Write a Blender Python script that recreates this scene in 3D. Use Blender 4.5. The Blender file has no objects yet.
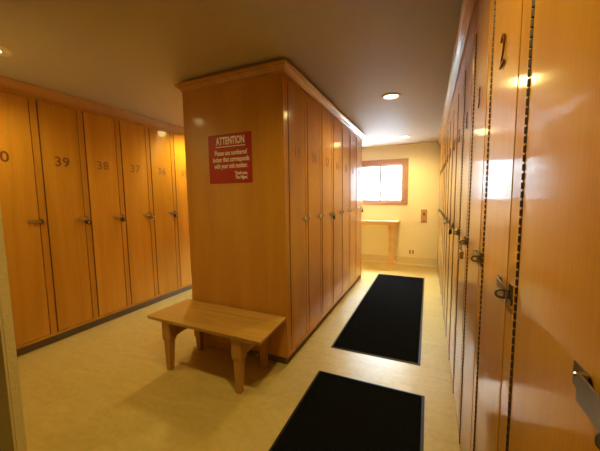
import bpy, bmesh, math, random
from mathutils import Vector, Matrix
random.seed(7)
S = bpy.context.scene
COL = S.collection
PI = math.pi

# ------------------------------------------------------------------ dimensions
H = 2.385                      # ceiling
XL, XR = -3.253, 0.183         # faces of the left and right locker rows
XBL, XB = -1.990, -1.003       # faces of the free-standing block
YB, YE = 1.982, 4.76           # its ends
YF = 6.125                     # far wall
YN = -1.7                      # wall behind the photographer
DEPTH = 0.46                   # locker depth
ZT = 0.078                     # toe-kick height
ZTOP = 2.383

# ------------------------------------------------------------------ materials
def mat(name):
    m = bpy.data.materials.new(name); m.use_nodes = True
    nt = m.node_tree
    return m, nt, nt.nodes['Principled BSDF']

def plain(name, col, rough=0.5, metal=0.0, coat=0.0):
    m, nt, b = mat(name)
    b.inputs['Base Color'].default_value = (*col, 1)
    b.inputs['Roughness'].default_value = rough
    b.inputs['Metallic'].default_value = metal
    b.inputs['Coat Weight'].default_value = coat
    return m

def ramp(nt, stops):
    r = nt.nodes.new('ShaderNodeValToRGB')
    els = r.color_ramp.elements
    while len(els) < len(stops): els.new(0.5)
    for e, (p, c) in zip(els, stops):
        e.position = p; e.color = (*c, 1)
    return r

def wood(name, dark, mid, light, rough=0.28, along='z', vary=0.10, coat=0.25, bump=0.02, spec=0.5, aniso=0.0):
    """Varnished timber: long grain figure, pores, a slight tone change from board to board."""
    m, nt, b = mat(name)
    N, Lk = nt.nodes, nt.links
    tc = N.new('ShaderNodeTexCoord'); oi = N.new('ShaderNodeObjectInfo')
    off = N.new('ShaderNodeVectorMath'); off.operation = 'MULTIPLY_ADD'
    cv = N.new('ShaderNodeCombineXYZ')
    for i in range(3): Lk.new(oi.outputs['Random'], cv.inputs[i])
    off.inputs[1].default_value = (13.0, 7.0, 29.0)
    Lk.new(cv.outputs[0], off.inputs[0]); Lk.new(tc.outputs['Object'], off.inputs[2])
    sc = N.new('ShaderNodeVectorMath'); sc.operation = 'MULTIPLY'
    k = {'x': (1.1, 16, 16), 'y': (16, 1.1, 16), 'z': (16, 16, 1.1)}[along]
    sc.inputs[1].default_value = k
    Lk.new(off.outputs[0], sc.inputs[0])
    n1 = N.new('ShaderNodeTexNoise'); n1.inputs['Scale'].default_value = 0.55; n1.inputs['Detail'].default_value = 4
    n1.inputs['Distortion'].default_value = 0.6
    Lk.new(sc.outputs[0], n1.inputs['Vector'])
    sc2 = N.new('ShaderNodeVectorMath'); sc2.operation = 'MULTIPLY'
    k2 = {'x': (6, 190, 190), 'y': (190, 6, 190), 'z': (190, 190, 6)}[along]
    sc2.inputs[1].default_value = k2
    Lk.new(off.outputs[0], sc2.inputs[0])
    n2 = N.new('ShaderNodeTexNoise'); n2.inputs['Scale'].default_value = 1.0; n2.inputs['Detail'].default_value = 2
    Lk.new(sc2.outputs[0], n2.inputs['Vector'])
    mx = N.new('ShaderNodeMath'); mx.operation = 'MULTIPLY_ADD'
    mx.inputs[1].default_value = 0.30
    Lk.new(n2.outputs[0], mx.inputs[0])
    m2 = N.new('ShaderNodeMath'); m2.operation = 'MULTIPLY'; m2.inputs[1].default_value = 0.70
    Lk.new(n1.outputs[0], m2.inputs[0]); Lk.new(m2.outputs[0], mx.inputs[2])
    r = ramp(nt, [(0.30, dark), (0.50, mid), (0.70, light)])
    Lk.new(mx.outputs[0], r.inputs[0])
    hs = N.new('ShaderNodeHueSaturation')
    mr = N.new('ShaderNodeMapRange')
    mr.inputs['To Min'].default_value = 1 - vary; mr.inputs['To Max'].default_value = 1 + vary
    Lk.new(oi.outputs['Random'], mr.inputs['Value']); Lk.new(mr.outputs[0], hs.inputs['Value'])
    Lk.new(r.outputs[0], hs.inputs['Color']); Lk.new(hs.outputs[0], b.inputs['Base Color'])
    b.inputs['Roughness'].default_value = rough
    b.inputs['Specular IOR Level'].default_value = spec
    b.inputs['Coat Weight'].default_value = coat
    b.inputs['Coat Roughness'].default_value = 0.10
    if aniso:
        tg = N.new('ShaderNodeCombineXYZ'); tg.inputs[2].default_value = 1.0
        b.inputs['Anisotropic'].default_value = aniso
        b.inputs['Anisotropic Rotation'].default_value = 0.0
        Lk.new(tg.outputs[0], b.inputs['Tangent'])
    if bump:
        bp = N.new('ShaderNodeBump'); bp.inputs['Strength'].default_value = bump; bp.inputs['Distance'].default_value = 0.01
        Lk.new(n1.outputs[0], bp.inputs['Height']); Lk.new(bp.outputs[0], b.inputs['Normal'])
        Lk.new(bp.outputs[0], b.inputs['Coat Normal'])
    return m

M = {}
M['maple'] = wood('maple_ply', (0.47, 0.215, 0.023), (0.555, 0.265, 0.031), (0.63, 0.312, 0.040), rough=0.34, coat=0.55, vary=0.07, spec=0.06, aniso=0.9)
M['panel'] = wood('maple_panel', (0.43, 0.182, 0.017), (0.50, 0.225, 0.023), (0.56, 0.265, 0.030), rough=0.40, coat=0.16, vary=0.0, spec=0.4, aniso=0.7)
M['stile'] = wood('maple_stile', (0.43, 0.185, 0.022), (0.50, 0.23, 0.030), (0.57, 0.275, 0.038), rough=0.38, coat=0.40, vary=0.05, spec=0.08)
M['crown'] = wood('crown_wood', (0.38, 0.17, 0.036), (0.47, 0.225, 0.050), (0.55, 0.275, 0.064), rough=0.28, along='y', coat=0.9, vary=0.0)
M['bench'] = wood('bench_wood', (0.25, 0.125, 0.020), (0.46, 0.255, 0.050), (0.60, 0.36, 0.085), rough=0.42, along='x', coat=0.10, vary=0.0)
M['benchleg'] = wood('bench_leg_wood', (0.34, 0.16, 0.030), (0.45, 0.23, 0.046), (0.53, 0.28, 0.058), rough=0.45, coat=0.05, vary=0.08)
M['pine'] = wood('shelf_wood', (0.72, 0.50, 0.24), (0.78, 0.57, 0.30), (0.84, 0.63, 0.36), rough=0.4, along='x', coat=0.1, vary=0.03)
M['casing'] = wood('window_casing_wood', (0.42, 0.24, 0.19), (0.48, 0.285, 0.23), (0.54, 0.33, 0.27), rough=0.35, along='x', coat=0.2, vary=0.0)
M['plate'] = wood('wall_plate_wood', (0.44, 0.25, 0.11), (0.52, 0.31, 0.14), (0.60, 0.36, 0.17), rough=0.45, coat=0.05, vary=0.0)
M['plateknob'] = plain('dark_brown_switch', (0.17, 0.075, 0.022), 0.5)
M['steel'] = plain('brushed_steel', (0.62, 0.58, 0.50), 0.30, 1.0)
M['dull'] = plain('dull_nickel', (0.34, 0.31, 0.24), 0.36, 1.0)
M['bright'] = plain('bright_zinc', (0.62, 0.60, 0.54), 0.30, 1.0)
M['hinge2'] = plain('brown_hinge', (0.085, 0.036, 0.013), 0.55, 0.1)
M['eye'] = plain('tarnished_steel', (0.22, 0.19, 0.14), 0.35, 1.0)
M['hinge'] = plain('dark_bronze_hinge', (0.035, 0.018, 0.008), 0.55, 0.2)
M['bronze'] = plain('bronze_numeral', (0.16, 0.075, 0.03), 0.28, 0.8)
M['burnt'] = plain('brown_numeral', (0.16, 0.055, 0.012), 0.55)
M['worn'] = plain('worn_brown_numeral', (0.30, 0.125, 0.022), 0.55)
M['brass'] = plain('brass', (0.66, 0.42, 0.12), 0.28, 1.0)
M['blackmetal'] = plain('black_padlock', (0.025, 0.022, 0.020), 0.30, 0.2)
M['kick'] = plain('toe_kick_vinyl', (0.13, 0.095, 0.065), 0.40)
M['red'] = plain('red_sign_plastic', (0.35, 0.003, 0.008), 0.45)
M['white'] = plain('white_lettering', (0.86, 0.80, 0.78), 0.5)
M['canwhite'] = plain('white_enamel', (0.72, 0.66, 0.55), 0.35)
M['outletplate'] = plain('ivory_plastic', (0.84, 0.80, 0.66), 0.4)
M['slot'] = plain('dark_slot', (0.05, 0.035, 0.02), 0.6)
M['rubber'] = plain('black_rubber', (0.012, 0.012, 0.013), 0.42)
M['alum'] = plain('mill_aluminium', (0.40, 0.33, 0.31), 0.5, 0.2)
M['snow'] = plain('snow', (0.22, 0.235, 0.26), 0.8)
M['bark'] = plain('bark', (0.10, 0.07, 0.05), 0.9)

def wallpaint(name, col, bumpscale, strength, rough=0.6):
    m, nt, b = mat(name)
    b.inputs['Base Color'].default_value = (*col, 1); b.inputs['Roughness'].default_value = rough
    g = nt.nodes.new('ShaderNodeNewGeometry')
    n = nt.nodes.new('ShaderNodeTexNoise'); n.inputs['Scale'].default_value = bumpscale; n.inputs['Detail'].default_value = 3
    nt.links.new(g.outputs['Position'], n.inputs['Vector'])
    bp = nt.nodes.new('ShaderNodeBump'); bp.inputs['Strength'].default_value = strength; bp.inputs['Distance'].default_value = 0.01
    nt.links.new(n.outputs[0], bp.inputs['Height']); nt.links.new(bp.outputs[0], b.inputs['Normal'])
    return m
M['wall'] = wallpaint('cream_wall_paint', (0.88, 0.87, 0.71), 60, 0.08)
M['plaster'] = wallpaint('textured_plaster', (0.74, 0.62, 0.31), 55, 0.45)
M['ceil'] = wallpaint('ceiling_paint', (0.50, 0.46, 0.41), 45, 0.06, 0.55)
M['vinylbase'] = plain('cream_vinyl_base', (0.74, 0.69, 0.50), 0.4)

def floor_mat():
    m, nt, b = mat('sheet_vinyl'); N, L = nt.nodes, nt.links
    g = N.new('ShaderNodeNewGeometry')
    mp = N.new('ShaderNodeVectorMath'); mp.operation = 'MULTIPLY'; mp.inputs[1].default_value = (2.2, 7.0, 1)
    L.new(g.outputs['Position'], mp.inputs[0])
    n = N.new('ShaderNodeTexNoise'); n.inputs['Scale'].default_value = 1.6; n.inputs['Detail'].default_value = 6; n.inputs['Distortion'].default_value = 1.2
    L.new(mp.outputs[0], n.inputs['Vector'])
    n2 = N.new('ShaderNodeTexNoise'); n2.inputs['Scale'].default_value = 26; n2.inputs['Detail'].default_value = 4
    L.new(g.outputs['Position'], n2.inputs['Vector'])
    a = N.new('ShaderNodeMath'); a.operation = 'MULTIPLY_ADD'; a.inputs[1].default_value = 0.45
    h = N.new('ShaderNodeMath'); h.operation = 'MULTIPLY'; h.inputs[1].default_value = 0.55
    L.new(n2.outputs[0], a.inputs[0]); L.new(n.outputs[0], h.inputs[0]); L.new(h.outputs[0], a.inputs[2])
    r = ramp(nt, [(0.30, (0.46, 0.345, 0.100)), (0.50, (0.535, 0.405, 0.130)), (0.72, (0.60, 0.465, 0.165))])
    L.new(a.outputs[0], r.inputs[0]); L.new(r.outputs[0], b.inputs['Base Color'])
    mr = N.new('ShaderNodeMapRange'); mr.inputs['To Min'].default_value = 0.28; mr.inputs['To Max'].default_value = 0.42
    L.new(n.outputs[0], mr.inputs['Value']); L.new(mr.outputs[0], b.inputs['Roughness'])
    b.inputs['Specular IOR Level'].default_value = 0.5
    return m
M['floor'] = floor_mat()

def carpet_mat():
    m, nt, b = mat('black_ribbed_carpet'); N, L = nt.nodes, nt.links
    tc = N.new('ShaderNodeTexCoord')
    n = N.new('ShaderNodeTexNoise'); n.inputs['Scale'].default_value = 170; n.inputs['Detail'].default_value = 3
    L.new(tc.outputs['Object'], n.inputs['Vector'])
    r = ramp(nt, [(0.35, (0.004, 0.004, 0.0042)), (0.75, (0.012, 0.012, 0.0125))])
    L.new(n.outputs[0], r.inputs[0]); L.new(r.outputs[0], b.inputs['Base Color'])
    b.inputs['Roughness'].default_value = 0.95; b.inputs['Specular IOR Level'].default_value = 0.0
    bp = N.new('ShaderNodeBump'); bp.inputs['Strength'].default_value = 0.6; bp.inputs['Distance'].default_value = 0.004
    L.new(n.outputs[0], bp.inputs['Height']); L.new(bp.outputs[0], b.inputs['Normal'])
    return m
M['carpet'] = carpet_mat()

def glass_mat():
    m, nt, b = mat('window_glass'); N, L = nt.nodes, nt.links
    t = N.new('ShaderNodeBsdfTransparent'); t.inputs[0].default_value = (0.94, 0.97, 0.96, 1)
    gl = N.new('ShaderNodeBsdfGlossy'); gl.inputs['Roughness'].default_value = 0.02
    mx = N.new('ShaderNodeMixShader')
    mx.inputs[0].default_value = 0.05; L.new(t.outputs[0], mx.inputs[1]); L.new(gl.outputs[0], mx.inputs[2])
    L.new(mx.outputs[0], nt.nodes['Material Output'].inputs[0])
    return m
M['glass'] = glass_mat()

def emit_mat(name, col, s):
    m, nt, b = mat(name)
    b.inputs['Base Color'].default_value = (*col, 1)
    b.inputs['Emission Color'].default_value = (*col, 1); b.inputs['Emission Strength'].default_value = s
    return m
M['bulb'] = emit_mat('lamp_glow', (1.0, 0.80, 0.48), 9.0)

def bank_mat():
    m, nt, b = mat('snowy_brush'); N, L = nt.nodes, nt.links
    tc = N.new('ShaderNodeTexCoord')
    n = N.new('ShaderNodeTexNoise'); n.inputs['Scale'].default_value = 1.6; n.inputs['Detail'].default_value = 5
    L.new(tc.outputs['Object'], n.inputs['Vector'])
    r = ramp(nt, [(0.40, (0.022, 0.027, 0.026)), (0.60, (0.075, 0.08, 0.084))])
    L.new(n.outputs[0], r.inputs[0]); L.new(r.outputs[0], b.inputs['Base Color'])
    b.inputs['Roughness'].default_value = 0.9
    return m
M['bank'] = bank_mat()

def snowtree_mat():
    m, nt, b = mat('snowy_needles'); N, L = nt.nodes, nt.links
    tc = N.new('ShaderNodeTexCoord')
    n = N.new('ShaderNodeTexNoise'); n.inputs['Scale'].default_value = 3.5; n.inputs['Detail'].default_value = 4
    L.new(tc.outputs['Object'], n.inputs['Vector'])
    r = ramp(nt, [(0.42, (0.008, 0.011, 0.010)), (0.56, (0.07, 0.075, 0.08))])
    L.new(n.outputs[0], r.inputs[0]); L.new(r.outputs[0], b.inputs['Base Color'])
    b.inputs['Roughness'].default_value = 0.9
    return m
M['snowtree'] = snowtree_mat()

# ------------------------------------------------------------------ helpers
def bm_box(bm, x0, x1, y0, y1, z0, z1):
    vs = [bm.verts.new(p) for p in ((x0,y0,z0),(x1,y0,z0),(x1,y1,z0),(x0,y1,z0),(x0,y0,z1),(x1,y0,z1),(x1,y1,z1),(x0,y1,z1))]
    fs = []
    for f in ((0,3,2,1),(4,5,6,7),(0,1,5,4),(1,2,6,5),(2,3,7,6),(3,0,4,7)):
        fs.append(bm.faces.new([vs[i] for i in f]))
    return vs, fs

def bm_bevel(bm, w, seg=2, geom=None):
    bmesh.ops.bevel(bm, geom=geom or list(bm.edges), offset=w, segments=seg, affect='EDGES', profile=0.5, clamp_overlap=True)

def bm_cyl(bm, p0, p1, r0, r1=None, seg=12, caps=True):
    r1 = r0 if r1 is None else r1
    p0, p1 = Vector(p0), Vector(p1); d = (p1-p0).normalized()
    a = d.orthogonal().normalized(); b = d.cross(a)
    A = [bm.verts.new(p0 + (a*math.cos(t)+b*math.sin(t))*r0) for t in [2*PI*i/seg for i in range(seg)]]
    B = [bm.verts.new(p1 + (a*math.cos(t)+b*math.sin(t))*r1) for t in [2*PI*i/seg for i in range(seg)]]
    for i in range(seg):
        j = (i+1) % seg; bm.faces.new((A[i], A[j], B[j], B[i]))
    if caps:
        bm.faces.new(A[::-1]); bm.faces.new(B)

def bm_tube(bm, pts, r, seg=10, closed=False):
    pts = [Vector(p) for p in pts]; n = len(pts); rings = []
    ref = None
    for i, p in enumerate(pts):
        if closed: t = (pts[(i+1) % n]-pts[i-1]).normalized()
        else: t = (pts[min(i+1, n-1)]-pts[max(i-1, 0)]).normalized()
        if ref is None: ref = t.orthogonal().normalized()
        a = (ref - t*ref.dot(t)).normalized(); ref = a; b = t.cross(a)
        rings.append([bm.verts.new(p+(a*math.cos(2*PI*k/seg)+b*math.sin(2*PI*k/seg))*r) for k in range(seg)])
    for i in range(n if closed else n-1):
        A, B = rings[i], rings[(i+1) % n]
        for k in range(seg):
            bm.faces.new((A[k], A[(k+1) % seg], B[(k+1) % seg], B[k]))
    if not closed:
        bm.faces.new(rings[0][::-1]); bm.faces.new(rings[-1])

def bm_lathe(bm, prof, seg=32, center=(0, 0)):
    rings = [[bm.verts.new((center[0]+r*math.cos(2*PI*k/seg), center[1]+r*math.sin(2*PI*k/seg), z)) for k in range(seg)] for r, z in prof]
    for A, B in zip(rings, rings[1:]):
        for k in range(seg):
            bm.faces.new((A[k], A[(k+1) % seg], B[(k+1) % seg], B[k]))
    return rings

def mesh(name, bm, material, smooth=False):
    bmesh.ops.recalc_face_normals(bm, faces=bm.faces)
    me = bpy.data.meshes.new(name); bm.to_mesh(me); bm.free()
    if material: me.materials.append(material)
    if smooth:
        for p in me.polygons: p.use_smooth = True
        try: me.set_sharp_from_angle(angle=math.radians(40))
        except Exception: pass
    return me

def link(name, me, parent=None, loc=(0, 0, 0), rot=(0, 0, 0)):
    o = bpy.data.objects.new(name, me); COL.objects.link(o)
    o.location = loc; o.rotation_euler = rot
    if parent: o.parent = parent
    return o

def obj(name, bm, material, parent=None, smooth=False, loc=(0, 0, 0), rot=(0, 0, 0)):
    return link(name, mesh(name, bm, material, smooth), parent, loc, rot)

def thing(name, label, cat, loc=(0, 0, 0), rz=0.0, group=None):
    o = bpy.data.objects.new(name, None); COL.objects.link(o)
    o.empty_display_size = 0.05
    o.location = loc; o.rotation_euler = (0, 0, rz)
    o['label'] = label; o['category'] = cat
    if group: o['group'] = group
    return o

def struct(name, bm, material, smooth=False, parent=None):
    o = obj(name, bm, material, parent, smooth)
    if not parent: o['kind'] = 'structure'
    return o

def text_mesh(name, body, size, material, extrude=0.001, offset=0.0, sx=1.0, align='CENTER', bevel=0.0, spacing=1.0):
    cu = bpy.data.curves.new(name + '_curve', 'FONT')
    cu.body = body; cu.size = size; cu.align_x = align; cu.align_y = 'CENTER'
    cu.extrude = extrude; cu.offset = offset; cu.bevel_depth = bevel; cu.space_character = spacing
    cu.resolution_u = 4
    t = bpy.data.objects.new(name + '_tmp', cu); COL.objects.link(t)
    bpy.context.view_layer.update()
    dg = bpy.context.evaluated_depsgraph_get()
    me = bpy.data.meshes.new_from_object(t.evaluated_get(dg))
    COL.objects.unlink(t); bpy.data.objects.remove(t); bpy.data.curves.remove(cu)
    me.name = name
    # the text lies in XY facing +Z; stand it up so that it faces -Y
    me.transform(Matrix.Rotation(PI/2, 4, 'X') @ Matrix.Diagonal((sx, 1, 1, 1)))
    me.materials.clear(); me.materials.append(material)
    return me

# ------------------------------------------------------------------ room shell
bm = bmesh.new(); bm_box(bm, -3.85, 0.85, YN-0.15, YF+0.15, -0.10, 0.0); struct('floor', bm, M['floor'])
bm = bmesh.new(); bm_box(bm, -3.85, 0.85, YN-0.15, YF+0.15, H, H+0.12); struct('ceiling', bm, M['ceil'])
bm = bmesh.new(); bm_box(bm, -3.87, XL-DEPTH-0.005, YN-0.15, YF+0.15, 0, H); struct('wall_left', bm, M['wall'])
bm = bmesh.new(); bm_box(bm, XR+DEPTH+0.005, 0.87, YN-0.15, YF+0.15, 0, H); struct('wall_right', bm, M['wall'])
bm = bmesh.new(); bm_box(bm, -3.70, 0.645, YN-0.15, YN, 0, H); struct('wall_front', bm, M['wall'])
# stub of wall beside the doorway on the left, seen end on
PX, PY0, PY1 = -1.907, 0.653, 0.697
bm = bmesh.new(); vs, fs = bm_box(bm, -3.71, PX, PY0+0.006, PY1, 0, H)
struct('wall_partition', bm, M['plaster'])
bm = bmesh.new(); bm_box(bm, -3.71, PX-0.004, PY0-0.004, PY0+0.0055, 0, H); struct('trim_1', bm, M['plaster'])
# wall that the right row butts against, beside the photographer
bm = bmesh.new(); bm_box(bm, XR, XR+DEPTH, YN, 0.298, 0, H); struct('wall_side', bm, M['wall'])

# far wall with a window opening
WX0, WX1, WZ0, WZ1 = -2.56, -0.375, 1.205, 2.115      # casing, outside edge; left part added out of view for more daylight
OX0, OX1, OZ0, OZ1 = WX0+0.075, WX1-0.075, WZ0+0.06, WZ1-0.06
bm = bmesh.new()
for (a, b, c, d) in ((-3.85, OX0, 0, H), (OX1, 0.85, 0, H), (OX0, OX1, 0, OZ0), (OX0, OX1, OZ1, H)):
    bm_box(bm, a, b, YF, YF+0.15, c, d)
bmesh.ops.remove_doubles(bm, verts=bm.verts, dist=1e-5)
struct('wall_back', bm, M['wall'])
def vinyl_base(name, x0, x1):
    b = bmesh.new()
    prof = [(0, 0), (-0.020, 0), (-0.018, 0.006), (-0.010, 0.014), (-0.006, 0.024), (-0.006, 0.150), (-0.003, 0.158), (0, 0.160)]
    A = [b.verts.new((x0, YF+y, z)) for y, z in prof]; B = [b.verts.new((x1, YF+y, z)) for y, z in prof]
    n = len(prof)
    for i in range(n): b.faces.new((A[i], A[(i+1) % n], B[(i+1) % n], B[i]))
    b.faces.new(A); b.faces.new(B[::-1])
    struct(name, b, M['vinylbase'])
vinyl_base('baseboard_back', XL+0.005, XR-0.005)

# window: casing, frame, sliding sashes with panes; unseen left bay added for daylight
w = bpy.data.objects.new('window_1', None); COL.objects.link(w); w['kind'] = 'structure'
w.location = ((WX0+WX1)/2, YF, WZ0); wo = Vector(w.location)
def wbox(bm, x0, x1, y0, y1, z0, z1): return bm_box(bm, x0-wo.x, x1-wo.x, y0-wo.y, y1-wo.y, z0-wo.z, z1-wo.z)
bm = bmesh.new(); t = 0.075
for (a, b, c, d) in ((WX0, WX0+t, WZ0+0.062, WZ1-0.062), (WX1-t, WX1, WZ0+0.062, WZ1-0.062), (WX0, WX1, WZ0, WZ0+0.06), (WX0, WX1, WZ1-0.06, WZ1)):
    wbox(bm, a, b, YF-0.020, YF-0.001, c, d)
bm_bevel(bm, 0.004, 2); obj('casing', bm, M['casing'], w)
bm = bmesh.new(); t = 0.034
for (a, b, c, d) in ((OX0, OX0+t, OZ0, OZ1), (OX1-t, OX1, OZ0, OZ1), (OX0+t, OX1-t, OZ0, OZ0+0.02), (OX0+t, OX1-t, OZ1-0.045, OZ1)):
    wbox(bm, a, b, YF-0.001, YF+0.13, c, d)
obj('window_frame', bm, M['casing'], w)
XM = -0.915
def sash(x0, x1, y0, nm):
    b = bmesh.new(); z0, z1 = OZ0+0.02, OZ1-0.045; s = 0.020
    for (a, bb, c, d) in ((x0, x0+s, z0, z1), (x1-s, x1, z0, z1), (x0+s, x1-s, z0, z0+s), (x0+s, x1-s, z1-s, z1)):
        wbox(b, a, bb, y0, y0+0.022, c, d)
    o = obj(nm, b, M['alum'], w)
    g = bmesh.new(); wbox(g, x0+s*0.8, x1-s*0.8, y0+0.009, y0+0.013, z0+s*0.8, z1-s*0.8)
    obj('pane', g, M['glass'], o)
sash(OX0+0.034, -1.50, YF+0.078, 'sash')  # extra sash out of view, widens the window to let in more daylight
sash(-1.524, XM+0.018, YF+0.052, 'sash')
sash(XM-0.018, OX1-0.034, YF+0.078, 'sash')
# latch on the meeting rail
bm = bmesh.new(); wbox(bm, XM+0.002, XM+0.014, YF+0.038, YF+0.0525, 1.56, 1.66); bm_bevel(bm, 0.003, 1); obj('latch', bm, M['alum'], w)

# toe kicks
def kick(name, boxes):
    b = bmesh.new()
    for bx in boxes: bm_box(b, *bx)
    struct(name, b, M['kick'])
kick('baseboard_left', [(XL-0.046, XL-0.036, PY1+0.002, YF-0.003, 0.0, ZT-0.001)])
kick('baseboard_right', [(XR+0.036, XR+0.046, 0.300, YF-0.003, 0.0, ZT-0.001)])
bm = bmesh.new()
a0, a1, b0, b1, q = XBL+0.034, XB-0.034, YB+0.034, YE-0.0035, 0.008
for bx in ((a0, a1, b0, b0+q), (a0, a1, b1-q, b1), (a0, a0+q, b0+q, b1-q), (a1-q, a1, b0+q, b1-q)):
    bm_box(bm, bx[0], bx[1], bx[2], bx[3], 0.0, ZT-0.001)
struct('baseboard_block', bm, M['kick'])

# crown mouldings, mitred, up to the ceiling
CROWN = [(0.001, 2.283), (0.009, 2.283), (0.011, 2.286), (0.011, 2.295), (0.009, 2.297), (0.014, 2.300), (0.022, 2.310), (0.033, 2.320),
         (0.040, 2.325), (0.040, 2.331), (0.047, 2.333), (0.052, 2.338), (0.052, 2.349), (0.001, 2.349)]
CROWN_TALL = [(0.001, 2.302), (0.008, 2.302), (0.010, 2.305), (0.010, 2.314), (0.008, 2.316), (0.014, 2.322), (0.022, 2.336), (0.034, 2.350),
              (0.042, 2.356), (0.042, 2.362), (0.050, 2.365), (0.056, 2.370), (0.056, 2.3845), (0.001, 2.3845)]
def crown(name, path, closed, CROWN=CROWN):
    """path: points with the outward side to the right of travel"""
    b = bmesh.new(); n = len(path); P = [Vector(p) for p in path]; rings = []
    for i in range(n):
        def nrm(u, v): d = (v-u).normalized(); return Vector((d.y, -d.x))
        ns = []
        if closed or i > 0: ns.append(nrm(P[i-1], P[i]))
        if closed or i < n-1: ns.append(nrm(P[i], P[(i+1) % n]))
        if len(ns) == 2: m_ = (ns[0]+ns[1]); m_ = m_ / (1+ns[0].dot(ns[1]))
        else: m_ = ns[0]
        rings.append([b.verts.new((P[i].x+m_.x*o, P[i].y+m_.y*o, z)) for o, z in CROWN])
    k = len(CROWN)
    for i in range(n if closed else n-1):
        A, B = rings[i], rings[(i+1) % n]
        for j in range(k): b.faces.new((A[j], A[(j+1) % k], B[(j+1) % k], B[j]))
    if not closed: b.faces.new(rings[0]); b.faces.new(rings[-1][::-1])
    return struct(name, b, M['crown'])
crown('trim_2', [(XL, PY1+0.002), (XL, YF-0.002)], False, CROWN_TALL)
crown('trim_3', [(XR, YF-0.002), (XR, 0.300)], False)
crown('trim_4', [(XBL+0.017, YB), (XB, YB), (XB, YE), (XBL+0.017, YE)], True)

# ------------------------------------------------------------------ lockers
GAP, HG = 0.0055, 0.0095
_cache = {}
def locker_meshes(W, stile, z0h, z1h, eye, HASP_Z=1.182):
    key = (W, stile, z0h, z1h, eye, HASP_Z)
    HG = 0.0130 if stile > 0.07 else 0.0095; GAP = 0.0055 if stile > 0.07 else 0.0080; HR = 0.0056 if stile > 0.07 else 0.0042
    if key in _cache: return _cache[key]
    d0, d1 = HG, W - stile - GAP            # door, along u
    ZD0, ZD1 = 0.108, 2.274
    body = bmesh.new()
    f0, f1 = 0.0, 0.022
    bm_box(body, d1+GAP, W-0.0006, f0, f1, ZT, ZTOP)             # stile
    bm_box(body, 0.0006, d1+GAP, f0, f1, ZT, ZD0-0.004)           # bottom rail
    bm_box(body, 0.0006, d1+GAP, f0, f1, ZD1+0.004, ZTOP)         # top rail
    bm_box(body, 0.0006, 0.016, f1, DEPTH-0.002, ZT, ZTOP)        # sides
    bm_box(body, W-0.016, W-0.0006, f1, DEPTH-0.002, ZT, ZTOP)
    bm_box(body, 0.016, W-0.016, DEPTH-0.012, DEPTH-0.002, ZT, ZTOP)
    bm_box(body, 0.016, W-0.016, f1, DEPTH-0.012, ZT, ZT+0.018)
    bm_box(body, 0.016, W-0.016, f1, DEPTH-0.012, ZTOP-0.018, ZTOP)
    bm_box(body, 0.016, W-0.016, f1+0.06, DEPTH-0.012, 1.95, 1.966)
    bm_box(body, 0.003, W-0.003, 0.048, DEPTH-0.03, 0.0, ZT)      # plinth
    me_body = mesh('body', body, M['stile'])
    door = bmesh.new(); bm_box(door, d0, d1, -0.001, 0.017, ZD0, ZD1); bm_bevel(door, 0.0016, 2)
    me_door = mesh('door', door, M['maple'])
    hb = bmesh.new(); z = z0h
    bm_box(hb, 0.0006, HG-0.0006, 0.0025, 0.007, z0h, z1h)         # leaves in the gap
    while z < z1h-0.011:
        bm_cyl(hb, (HG/2, 0.0005, z), (HG/2, 0.0005, z+0.0138), HR, seg=6)
        z += 0.0190
    me_hinge = mesh('piano_hinge', hb, M['hinge' if stile > 0.07 else 'hinge2'])
    # hasp: hinge plate on the door, flap carried over the eye
    ue = d1+GAP+eye
    hp = bmesh.new()
    bm_box(hp, d1-0.085, d1-0.050, -0.0035, -0.001, HASP_Z-0.016, HASP_Z+0.016)
    bm_cyl(hp, (d1-0.048, -0.007, HASP_Z-0.017), (d1-0.048, -0.007, HASP_Z+0.017), 0.0048, seg=10)
    bm_box(hp, d1-0.047, ue-0.009, -0.0135, -0.0105, HASP_Z-0.017, HASP_Z+0.017)
    bm_box(hp, ue+0.009, ue+0.016, -0.0135, -0.0105, HASP_Z-0.014, HASP_Z+0.014)
    bm_box(hp, ue-0.009, ue+0.009, -0.0135, -0.0105, HASP_Z+0.011, HASP_Z+0.016)
    bm_box(hp, ue-0.009, ue+0.009, -0.0135, -0.0105, HASP_Z-0.016, HASP_Z-0.011)
    for du in (-0.078, -0.058):
        bm_cyl(hp, (d1+du, -0.003, HASP_Z), (d1+du, -0.0055, HASP_Z), 0.0035, 0.002, seg=8)
    me_hasp = mesh('hasp', hp, M['dull' if stile > 0.07 else 'bright'])
    st = bmesh.new()
    bm_box(st, ue-0.013, ue+0.013, -0.003, 0.0, HASP_Z-0.024, HASP_Z+0.024)
    pts = [(ue, -0.002, HASP_Z+0.009), (ue, -0.022, HASP_Z+0.009)]
    for k in range(1, 8):
        a = PI/2 - PI*k/8; pts.append((ue, -0.022-0.009*math.cos(a), HASP_Z+0.009*math.sin(a)))
    pts += [(ue, -0.022, HASP_Z-0.009), (ue, -0.002, HASP_Z-0.009)]
    bm_tube(st, pts, 0.0028, 8)
    me_staple = mesh('staple', st, M['eye'], True)
    r = (me_body, me_door, me_hinge, me_hasp, me_staple, (d0+d1)/2, ue)
    _cache[key] = r
    return r

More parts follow.
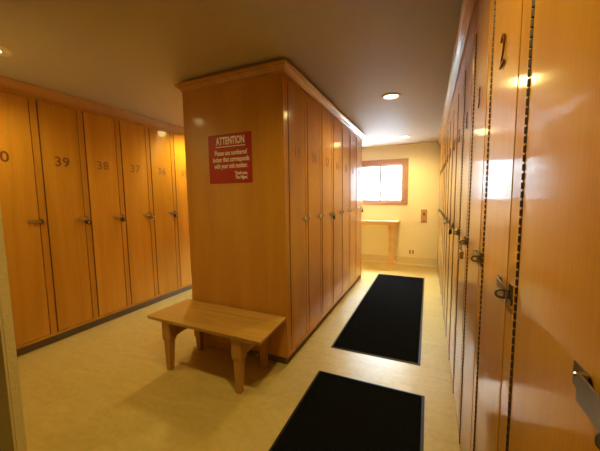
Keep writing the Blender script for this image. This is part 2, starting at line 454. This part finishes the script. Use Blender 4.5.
_numcache = {}
def make_locker(num, loc, rz, W, stile, zh, eye, label, group, raised, hz=1.182):
    mb, md, mh, mp, ms, uc, ue = locker_meshes(W, stile, zh[0], zh[1], eye, hz)
    t = thing('locker', label, 'locker', loc, rz, group)
    link('body', mb, t)
    d = link('door', md, t)
    link('piano_hinge', mh, d)
    link('hasp', mp, d)
    link('staple', ms, t)
    if raised:
        nm = text_mesh('number', str(num), 0.128, M['bronze'], extrude=0.0018, offset=-0.0030, bevel=0.0006, sx=0.95)
        link('number', nm, d, (uc+0.005, -0.0055, 1.762))
    else:
        nm = text_mesh('number', str(num), 0.125, M['burnt' if num > 38 and num < 42 else 'worn'], extrude=0.0008, offset=0.0018, sx=1.0, spacing=1.08)
        link('number', nm, d, (uc - (0.07 if num == 40 else 0), -0.002, 1.738))
    return t, ue

# padlocks: shackle through the staple eye, body hanging below
def padlock(at, rz, kind, label, group):
    t = thing('padlock', label, 'padlock', at, rz, group)
    w_, h_, d_, r_, len_ = {'black': (0.044, 0.042, 0.020, 0.0034, 0.020), 'brass': (0.036, 0.040, 0.018, 0.0032, 0.044),
                            'steel': (0.044, 0.042, 0.020, 0.0034, 0.020)}[kind]
    b = bmesh.new()
    zt = -len_
    if kind == 'brass':
        bm_box(b, -w_/2, w_/2, -d_/2, d_/2, zt-h_, zt); bm_bevel(b, 0.004, 3)
    else:
        bm_cyl(b, (0, -d_/2, zt-h_/2+0.001), (0, d_/2, zt-h_/2+0.001), w_/2, seg=24)
        bm_bevel(b, 0.003, 2, [e for e in b.edges if abs(e.verts[0].co.y-e.verts[1].co.y) < 1e-6])
    obj('body', b, M[{'black': 'blackmetal', 'brass': 'brass', 'steel': 'steel'}[kind]], t, True)
    if kind != 'brass':
        b = bmesh.new(); bm_cyl(b, (0, -d_/2-0.004, zt-h_/2), (0, -d_/2+0.001, zt-h_/2), 0.0095, 0.011, seg=20)
        obj('dial', b, M['steel' if kind == 'black' else 'blackmetal'], t, True)
    s = 0.010
    pts = [(-s, 0, zt-0.004)]
    for k in range(0, 13):
        a = PI - PI*k/12; pts.append((s*math.cos(a), 0, -0.0065+s*math.sin(a)))
    pts.append((s, 0, zt-0.004))
    b = bmesh.new(); bm_tube(b, pts, r_, 8); obj('shackle', b, M['steel'], t, True)
    return t

def eye_world(loc, rz, ue, HASP_Z=1.182):
    # point where a shackle hangs: outer loop of the staple
    p = Matrix.Rotation(rz, 4, 'Z') @ Vector((ue, -0.024, HASP_Z+0.000))
    return (loc[0]+p.x, loc[1]+p.y, p.z)

ROT_P, ROT_M = PI/2, -PI/2       # facing +X with the hinge near, facing -X with the hinge far
# left wall row: 41 nearest, falling with distance
LP, LH0 = 0.3832, 1.5005
locks_left = {39: 'black', 38: 'black', 37: 'steel', 36: 'black'}
for n in range(41, 27, -1):
    y = LH0 + (39-n)*LP
    if y+LP > YF: break
    loc = (XL, y, 0)
    if n == 41: lab = 'maple locker numbered 41 against the left wall, beside the plaster wall end'
    elif n == 40: lab = 'maple locker numbered 40, nearest seen on the left wall, hasp without padlock'
    elif n in locks_left: lab = 'maple locker numbered %d on the left wall, %s padlock on its hasp' % (n, {'black': 'black', 'steel': 'steel'}[locks_left[n]])
    elif n == 35: lab = 'maple locker numbered 35 on the left wall, half hidden by the middle block'
    else: lab = 'maple locker numbered %d on the left wall, behind the middle block' % n
    t, ue = make_locker(n, loc, ROT_P, LP, 0.052, (0.110, 2.272), 0.012, lab, 'lockers along the left wall', False)
    if n in locks_left:
        padlock(eye_world(loc, ROT_P, ue), ROT_P, locks_left[n], '%s padlock hanging from locker 39 39'.replace('39 39', str(n)) % {'black': 'black dial', 'steel': 'steel dial'}[locks_left[n]] + ' on the left wall', 'padlocks on the left row')
y_end_left = y
# block, right side: 19 nearest
BP, BH0 = 0.3862, 2.052
locks_block = {17: 'black', 13: 'black'}
for k in range(7):
    n = 19-k; loc = (XB, BH0+k*BP, 0)
    ext = {19: 'nearest the red sign', 13: 'farthest, at the window end, padlock on hasp', 17: 'third from its near corner, padlock on hasp'}.get(n, 'in the row facing the mats')
    t, ue = make_locker(n, loc, ROT_P, BP, 0.050, (0.235, 2.215), 0.016, 'maple locker numbered %d in the middle block, %s' % (n, ext), 'lockers facing the mats', False)
    if n in locks_block:
        padlock(eye_world(loc, ROT_P, ue), ROT_P, locks_block[n], 'small black padlock hanging from locker %d in the middle block' % n, 'padlocks on the middle block')
# block, left side: 20 nearest
for k in range(7):
    n = 20+k; loc = (XBL, YB+0.018+BP*(k+1), 0)
    make_locker(n, loc, ROT_M, BP, 0.050, (0.110, 2.272), 0.012, 'maple locker numbered %d on the hidden side of the middle block, facing the left wall' % n, 'lockers on the far side of the middle block', False)
padlock(eye_world((XBL, YB+0.018+BP, 0), ROT_M, locker_meshes(BP, 0.050, 0.110, 2.272, 0.012)[6]), ROT_M, 'black', 'black padlock peeking past the left edge of the sign panel', 'padlocks on the middle block')
# right wall row: 1 beside the photographer
RP, RH0 = 0.4215, 0.3385
locks_right = {4: 'brass', 6: 'black', 8: 'steel'}
k = 0
while RH0+RP*(k+1) < YF:
    RW = RP+0.036 if k == 0 else RP
    n = k+1; loc = (XR, RH0+RP*(k+1), 0)
    ext = {1: 'nearest the camera, large hasp at right edge', 2: 'with raised bronze numeral and empty hasp', 4: 'brass padlock on its hasp', 6: 'black padlock on its hasp', 8: 'steel padlock on its hasp'}.get(n, '%s along that row' % {3: 'third', 5: 'fifth', 7: 'seventh', 9: 'ninth', 10: 'tenth', 11: 'eleventh', 12: 'twelfth', 13: 'thirteenth'}.get(n, ''))
    t, ue = make_locker(n, loc, ROT_M, RW, 0.080, (0.085, 2.10), 0.040, 'glossy maple locker %d on the right wall, %s' % (n, ext), 'lockers along the right wall', True, 1.133)
    if n in locks_right:
        padlock(eye_world(loc, ROT_M, ue, 1.133), ROT_M, locks_right[n], '%s padlock hanging from locker %d on the right wall' % ({'brass': 'long-shackled brass', 'black': 'black dial', 'steel': 'steel dial'}[locks_right[n]], n), 'padlocks on the right row')
    k += 1
y_end_right = RH0+RP*k

# fillers between the last lockers and the far wall
bm = bmesh.new(); bm_box(bm, XL-0.022, XL, y_end_left+ (LP if y_end_left+LP <= YF else 0) + 0.001, YF-0.002, ZT, ZTOP)
struct('trim_5', bm, M['stile'])
bm = bmesh.new(); bm_box(bm, XR, XR+0.022, y_end_right+0.001, YF-0.002, ZT, ZTOP)
struct('trim_6', bm, M['stile'])

# end panels of the block
def end_panel(y0, y1, label, sgn):
    t = thing('end_panel', label, 'panel', ((XBL+XB)/2, y0 if sgn < 0 else y1, 0), 0)
    oy = t.location.y; ox = t.location.x
    b = bmesh.new(); bm_box(b, XBL+0.014-ox, XB-0.014-ox, y0-oy, y1-oy, ZT, ZTOP)
    obj('panel', b, M['panel'], t)
    for xa, xb in ((XBL, XBL+0.0135), (XB-0.0135, XB)):
        b = bmesh.new(); bm_box(b, xa-ox, xb-ox, y0-oy-(0.001 if sgn < 0 else 0), y1-oy+(0.001 if sgn > 0 else 0), ZT, ZTOP)
        bm_bevel(b, 0.002, 2)
        obj('corner_strip', b, M['panel'], t)
    return t
t = end_panel(YB, YB+0.017, 'tall plain maple end panel of the middle block carrying the red sign', -1)
b = bmesh.new(); bm_box(b, XB-0.022-t.location.x, XB-t.location.x, 0.0185, BH0-0.001-YB, ZT, ZTOP); obj('corner_stile', b, M['stile'], t)
bm = bmesh.new(); bm_box(bm, XBL+0.001, XB-0.001, YE-0.003, YE-0.0005, 0.0, ZTOP)
o = obj('end_panel', bm, M['panel']); o['label'] = 'thin maple back panel closing the window end of the middle block'; o['category'] = 'panel'

# ------------------------------------------------------------------ red sign on the end panel
SX0, SX1, SZ0, SZ1 = -1.722, -1.290, 1.495, 1.896
t = thing('warning_sign', 'square red sign with white ATTENTION notice on the maple end panel', 'sign', ((SX0+SX1)/2, YB, (SZ0+SZ1)/2))
sw, sh = SX1-SX0, SZ1-SZ0
bm = bmesh.new(); bm_box(bm, -sw/2, sw/2, -0.0045, -0.0005, -sh/2, sh/2); bm_bevel(bm, 0.0012, 1); obj('board', bm, M['red'], t)
def line(name, txt, z, size, width, align='CENTER', x=0.0, off=0.0012):
    me = text_mesh(name, txt, size, M['white'], extrude=0.0004, offset=off, align=align)
    xs = [v.co.x for v in me.vertices]; wd = max(xs)-min(xs); f = width/wd
    me.transform(Matrix.Diagonal((f, 1, 1, 1)))
    link(name, me, t, (x+0.010, -0.0050, z))
line('heading', 'ATTENTION', 0.143, 0.084, 0.285, off=0.0026)
bm = bmesh.new(); bm_box(bm, -0.137, 0.157, -0.0054, -0.0045, 0.096, 0.102); obj('underline', bm, M['white'], t)
line('notice_line', 'Please use numbered', 0.047, 0.056, 0.320, off=0.0011)
line('notice_line', 'locker that corresponds', -0.006, 0.056, 0.362, off=0.0011)
line('notice_line', 'with your unit number.', -0.059, 0.056, 0.335, off=0.0011)
line('closing_line', 'Thank you,', -0.120, 0.037, 0.124, 'RIGHT', 0.163, 0.0009)
line('closing_line', 'The Mgmt.', -0.155, 0.037, 0.120, 'RIGHT', 0.163, 0.0009)

# ------------------------------------------------------------------ bench
t = thing('bench', 'low wooden bench with four tapered legs against the end panel under the sign', 'bench', (-1.525, 1.752, 0), math.radians(-1.3))
bx, by, bz, th = 0.528, 0.212, 0.437, 0.030
bm = bmesh.new()
vs, fs = bm_box(bm, -bx, bx, -by, by, bz-th, bz)
for v in vs:                                                       # underside chamfer
    if v.co.x > 0 and v.co.y < 0: v.co.x += 0.032
    if v.co.z < bz-0.01: v.co.x *= 0.982; v.co.y *= 0.97
bm_bevel(bm, 0.004, 2)
obj('seat', bm, M['bench'], t)
LX = 0.342
for sx in (-1, 1):
    for sy in (-1, 1):
        bm = bmesh.new(); yc = sy*0.158
        def ring(z, wx, wy, oy=0.0): return [(sx*LX+a*wx/2, yc+oy+bq*wy/2, z) for a, bq in ((-1, -1), (1, -1), (1, 1), (-1, 1))]
        secs = [ring(0.0, 0.036, 0.036, sy*0.006), ring(0.012, 0.041, 0.040, sy*0.006), ring(0.250, 0.058, 0.056), ring(0.2502, 0.070, 0.062), ring(0.266, 0.080, 0.066), ring(bz-th, 0.080, 0.066)]
        R = [[bm.verts.new(p) for p in s] for s in secs]
        for A, B in zip(R, R[1:]):
            for i in range(4): bm.faces.new((A[i], A[(i+1) % 4], B[(i+1) % 4], B[i]))
        bm.faces.new(R[0][::-1]); bm.faces.new(R[-1])
        obj('leg', bm, M['benchleg'], t)
    bm = bmesh.new()                                               # cross rail, deeper at the legs
    zs = bz-th; prof = [(-0.128, zs-0.135), (-0.06, zs-0.125), (0.06, zs-0.125), (0.128, zs-0.135), (0.128, zs), (-0.128, zs)]
    A = [bm.verts.new((sx*LX-0.030, y, z)) for y, z in prof]; B = [bm.verts.new((sx*LX+0.037, y, z)) for y, z in prof]
    for i in range(6): bm.faces.new((A[i], A[(i+1) % 6], B[(i+1) % 6], B[i]))
    bm.faces.new(A[::-1]); bm.faces.new(B)
    obj('rail', bm, M['benchleg'], t)

# ------------------------------------------------------------------ floor mats
def floor_mat_thing(x0, x1, y0, y1, label, rz=0):
    cx, cy = (x0+x1)/2, (y0+y1)/2; hx, hy = (x1-x0)/2, (y1-y0)/2
    t = thing('floor_mat', label, 'mat', (cx, cy, 0), rz, 'black runner mats')
    b = bmesh.new(); bm_box(b, -hx+0.018, hx-0.018, -hy+0.018, hy-0.018, 0.001, 0.0095); bm_bevel(b, 0.002, 1)
    obj('carpet', b, M['carpet'], t)
    b = bmesh.new()
    o_ = [(-hx, -hy), (hx, -hy), (hx, hy), (-hx, hy)]
    prof = [(0, 0.0), (0.0, 0.0018), (0.019, 0.0075), (0.019, 0.0)]
    R = []
    for (x, y) in o_:
        sx = 1 if x > 0 else -1; sy = 1 if y > 0 else -1
        R.append([b.verts.new((x-sx*o, y-sy*o, z)) for o, z in prof])
    for i in range(4):
        A, B = R[i], R[(i+1) % 4]
        for j in range(4): b.faces.new((A[j], A[(j+1) % 4], B[(j+1) % 4], B[j]))
    obj('rubber_border', b, M['rubber'], t)
floor_mat_thing(-0.757, 0.012, -0.70, 2.042, 'black carpet runner mat nearest the camera, cut off by the picture edge')
floor_mat_thing(-0.782, -0.024, 2.415, 5.166, 'black carpet runner mat farther down the aisle towards the window')

# ------------------------------------------------------------------ shelf under the window
SH0, SH1 = -2.35, -0.505
t = thing('wall_shelf', 'narrow pale wooden shelf on a post below the window', 'shelf', (SH1-0.19, YF, 0))
ox, oy = t.location.x, t.location.y
bm = bmesh.new(); bm_box(bm, SH0-ox, SH1-ox, -0.30, -0.002, 0.862, 0.897); bm_bevel(bm, 0.004, 2); obj('top', bm, M['pine'], t)
bm = bmesh.new(); bm_box(bm, SH0-ox, SH1-0.06-ox, -0.024, -0.002, 0.792, 0.861); obj('cleat', bm, M['pine'], t)
bm = bmesh.new()
lx = -0.650-ox
bm_box(bm, lx-0.125, lx+0.135, -0.260, -0.07, 0.8285, 0.8615)
bm_bevel(bm, 0.006, 2); obj('bracket', bm, M['pine'], t)
bm = bmesh.new()
for x0, x1, yy in ((-0.072, 0.0, -0.185), (0.0015, 0.070, -0.165)):
    secs = [(0.0, 1.30, 0.11), (0.06, 1.30, 0.11), (0.085, 0.80, 0.085), (0.14, 0.72, 0.08), (0.68, 0.74, 0.08), (0.78, 0.95, 0.085), (0.828, 1.30, 0.095)]
    R = []
    for z, f, wy in secs:
        a, b2 = (x0*f, x1) if x0 < 0 else (x0, x1*f)
        R.append([bm.verts.new((lx+px, yy+bq*wy/2, z)) for px, bq in ((a, -1), (b2, -1), (b2, 1), (a, 1))])
    for A, B in zip(R, R[1:]):
        for i in range(4): bm.faces.new((A[i], A[(i+1) % 4], B[(i+1) % 4], B[i]))
    bm.faces.new(R[0][::-1]); bm.faces.new(R[-1])
obj('leg', bm, M['pine'], t)
# second post, at the hidden end
# ------------------------------------------------------------------ plates on the far wall
t = thing('wall_plate', 'small upright brown wooden plate with dark switches, right of the window', 'plate', (-0.071, YF, 0.985))
bm = bmesh.new(); bm_box(bm, -0.056, 0.056, -0.016, -0.001, -0.128, 0.128); bm_bevel(bm, 0.004, 2); obj('backplate', bm, M['plate'], t)
bm = bmesh.new(); bm_box(bm, -0.016, 0.016, -0.024, -0.0155, 0.010, 0.072); bm_bevel(bm, 0.003, 1); obj('switch', bm, M['plateknob'], t)
bm = bmesh.new(); bm_cyl(bm, (0, -0.0155, -0.095), (0, -0.022, -0.095), 0.014, seg=16); obj('knob', bm, M['plateknob'], t)
t = thing('power_outlet', 'ivory power outlet low on the far wall, just above the baseboard', 'outlet', (-0.283, YF, 0.262))
bm = bmesh.new(); bm_box(bm, -0.060, 0.060, -0.006, -0.0005, -0.060, 0.060); bm_bevel(bm, 0.003, 2); obj('cover', bm, M['outletplate'], t)
for x in (-0.028, 0.028):
    bm = bmesh.new(); bm_box(bm, x-0.010, x+0.010, -0.0085, -0.0058, -0.036, 0.036); bm_bevel(bm, 0.002, 1)
    o = obj('socket', bm, M['slot'], t)

# ------------------------------------------------------------------ recessed downlights
LAMP_W = 42.0
def downlight(x, y, label, power=LAMP_W, rl=0.066):
    t = thing('downlight', label, 'ceiling light', (x, y, H), 0, 'recessed ceiling lights')
    b = bmesh.new()
    bm_lathe(b, [(rl, -0.001), (rl+0.004, -0.010), (0.080, -0.012), (0.092, -0.008), (0.098, -0.0005)], 40)
    obj('trim_ring', b, M['canwhite'], t, True)
    b = bmesh.new(); R = bm_lathe(b, [(rl, -0.0015), (rl*0.88, -0.0050), (rl*0.45, -0.0085)], 36); b.faces.new(R[-1])
    obj('lens', b, M['bulb'], t, True)
    L = bpy.data.lights.new('lamp', 'SPOT'); L.energy = power; L.color = (1.0, 0.775, 0.26)
    L.spot_size = math.radians(166); L.spot_blend = 0.75; L.shadow_soft_size = 0.055
    lo = bpy.data.objects.new('lamp', L); COL.objects.link(lo); lo.parent = t; lo.location = (0, 0, -0.03)
downlight(-0.376, 3.163, 'recessed ceiling light above the aisle of mats, nearer of the two seen', 36.0)
downlight(-0.397, 5.340, 'recessed ceiling light close to the window wall, smaller looking of the two', 62.0)
downlight(-2.690, 1.030, 'recessed ceiling light above the left aisle at the picture edge', 29.0, 0.040)
downlight(-2.850, 3.200, 'recessed ceiling light above the left aisle behind the middle block', 66.0)
downlight(-0.420, 0.930, 'recessed ceiling light just above the camera over the near mat', 53.0)

# ------------------------------------------------------------------ outdoors
bm = bmesh.new(); bm_box(bm, -14, 10, YF+0.4, 34, -0.9, -0.4); struct('ground', bm, M['snow'])
bm = bmesh.new()                                                   # wooded snowy bank, added to keep the window view darker than the sky
G = []
for i in range(41):
    row = []
    for j in range(15):
        x = -26 + 44*i/40; y = 13.5 + 14*j/14; k = j/14
        row.append(bm.verts.new((x, y, -0.5 + 9.5*(k*k*(3-2*k)) + 0.35*math.sin(x*0.9+j)*k + random.uniform(-0.12, 0.12))))
    G.append(row)
for i in range(40):
    for j in range(14): bm.faces.new((G[i][j], G[i+1][j], G[i+1][j+1], G[i][j+1]))
struct('backdrop_bank', bm, M['bank'])
def conifer(x, y, h, label):
    t = thing('conifer', label, 'tree', (x, y, -0.4), random.random()*6, 'trees outside the window')
    b = bmesh.new(); bm_cyl(b, (0, 0, 0), (0, 0, h*0.9), 0.10, 0.03, 8); obj('trunk', b, M['bark'], t)
    b = bmesh.new()
    n = 9
    for i in range(n):
        z0 = h*(0.10+0.80*i/n); r = (h*0.24)*(1-i/n)+0.12; k = 16
        top = b.verts.new((0, 0, z0+h*0.20)); low = []
        for j in range(k):
            rr = r*(1.0 if j % 2 else 0.55)*random.uniform(0.8, 1.1)
            low.append(b.verts.new((rr*math.cos(2*PI*j/k), rr*math.sin(2*PI*j/k), z0-random.uniform(0, 0.12)*h*0.6)))
        c = b.verts.new((0, 0, z0+0.02))
        for j in range(k):
            b.faces.new((low[j], low[(j+1) % k], top)); b.faces.new((low[(j+1) % k], low[j], c))
    obj('foliage', b, M['snowtree'], t)
conifer(-3.0, 12.0, 4.6, 'snow-laden conifer outside, seen in the left pane of the window')

world = bpy.data.worlds.new('sky'); S.world = world; world.use_nodes = True
bgn = world.node_tree.nodes['Background']
bgn.inputs[0].default_value = (0.80, 0.90, 1.0, 1); bgn.inputs[1].default_value = 76.0

# ------------------------------------------------------------------ camera
yaw, pitch, roll = math.radians(23.968), math.radians(5.4125), math.radians(-0.744)
fwd = Vector((-math.sin(yaw)*math.cos(pitch), math.cos(yaw)*math.cos(pitch), -math.sin(pitch)))
right = Vector((math.cos(yaw), math.sin(yaw), 0)); up = right.cross(fwd)
r2 = right*math.cos(roll)+up*math.sin(roll); u2 = -right*math.sin(roll)+up*math.cos(roll)
cam = bpy.data.cameras.new('camera'); cam.sensor_width = 36; cam.sensor_fit = 'HORIZONTAL'; cam.lens = 288.67/600*36
cam.clip_start = 0.02
co = bpy.data.objects.new('camera', cam); COL.objects.link(co)
co.matrix_world = Matrix(((r2.x, u2.x, -fwd.x, 0), (r2.y, u2.y, -fwd.y, 0), (r2.z, u2.z, -fwd.z, 1.3638), (0, 0, 0, 1)))
S.camera = co

vs_ = S.view_settings
S.display_settings.display_device = 'sRGB'
vs_.view_transform = 'Standard'; vs_.look = 'None'; vs_.exposure = 0.18; vs_.gamma = 1.0; vs_.use_curve_mapping = False
S.cycles.use_denoising = True
S.cycles.max_bounces = 10; S.cycles.diffuse_bounces = 6; S.cycles.glossy_bounces = 5
S.cycles.sample_clamp_indirect = 60.0
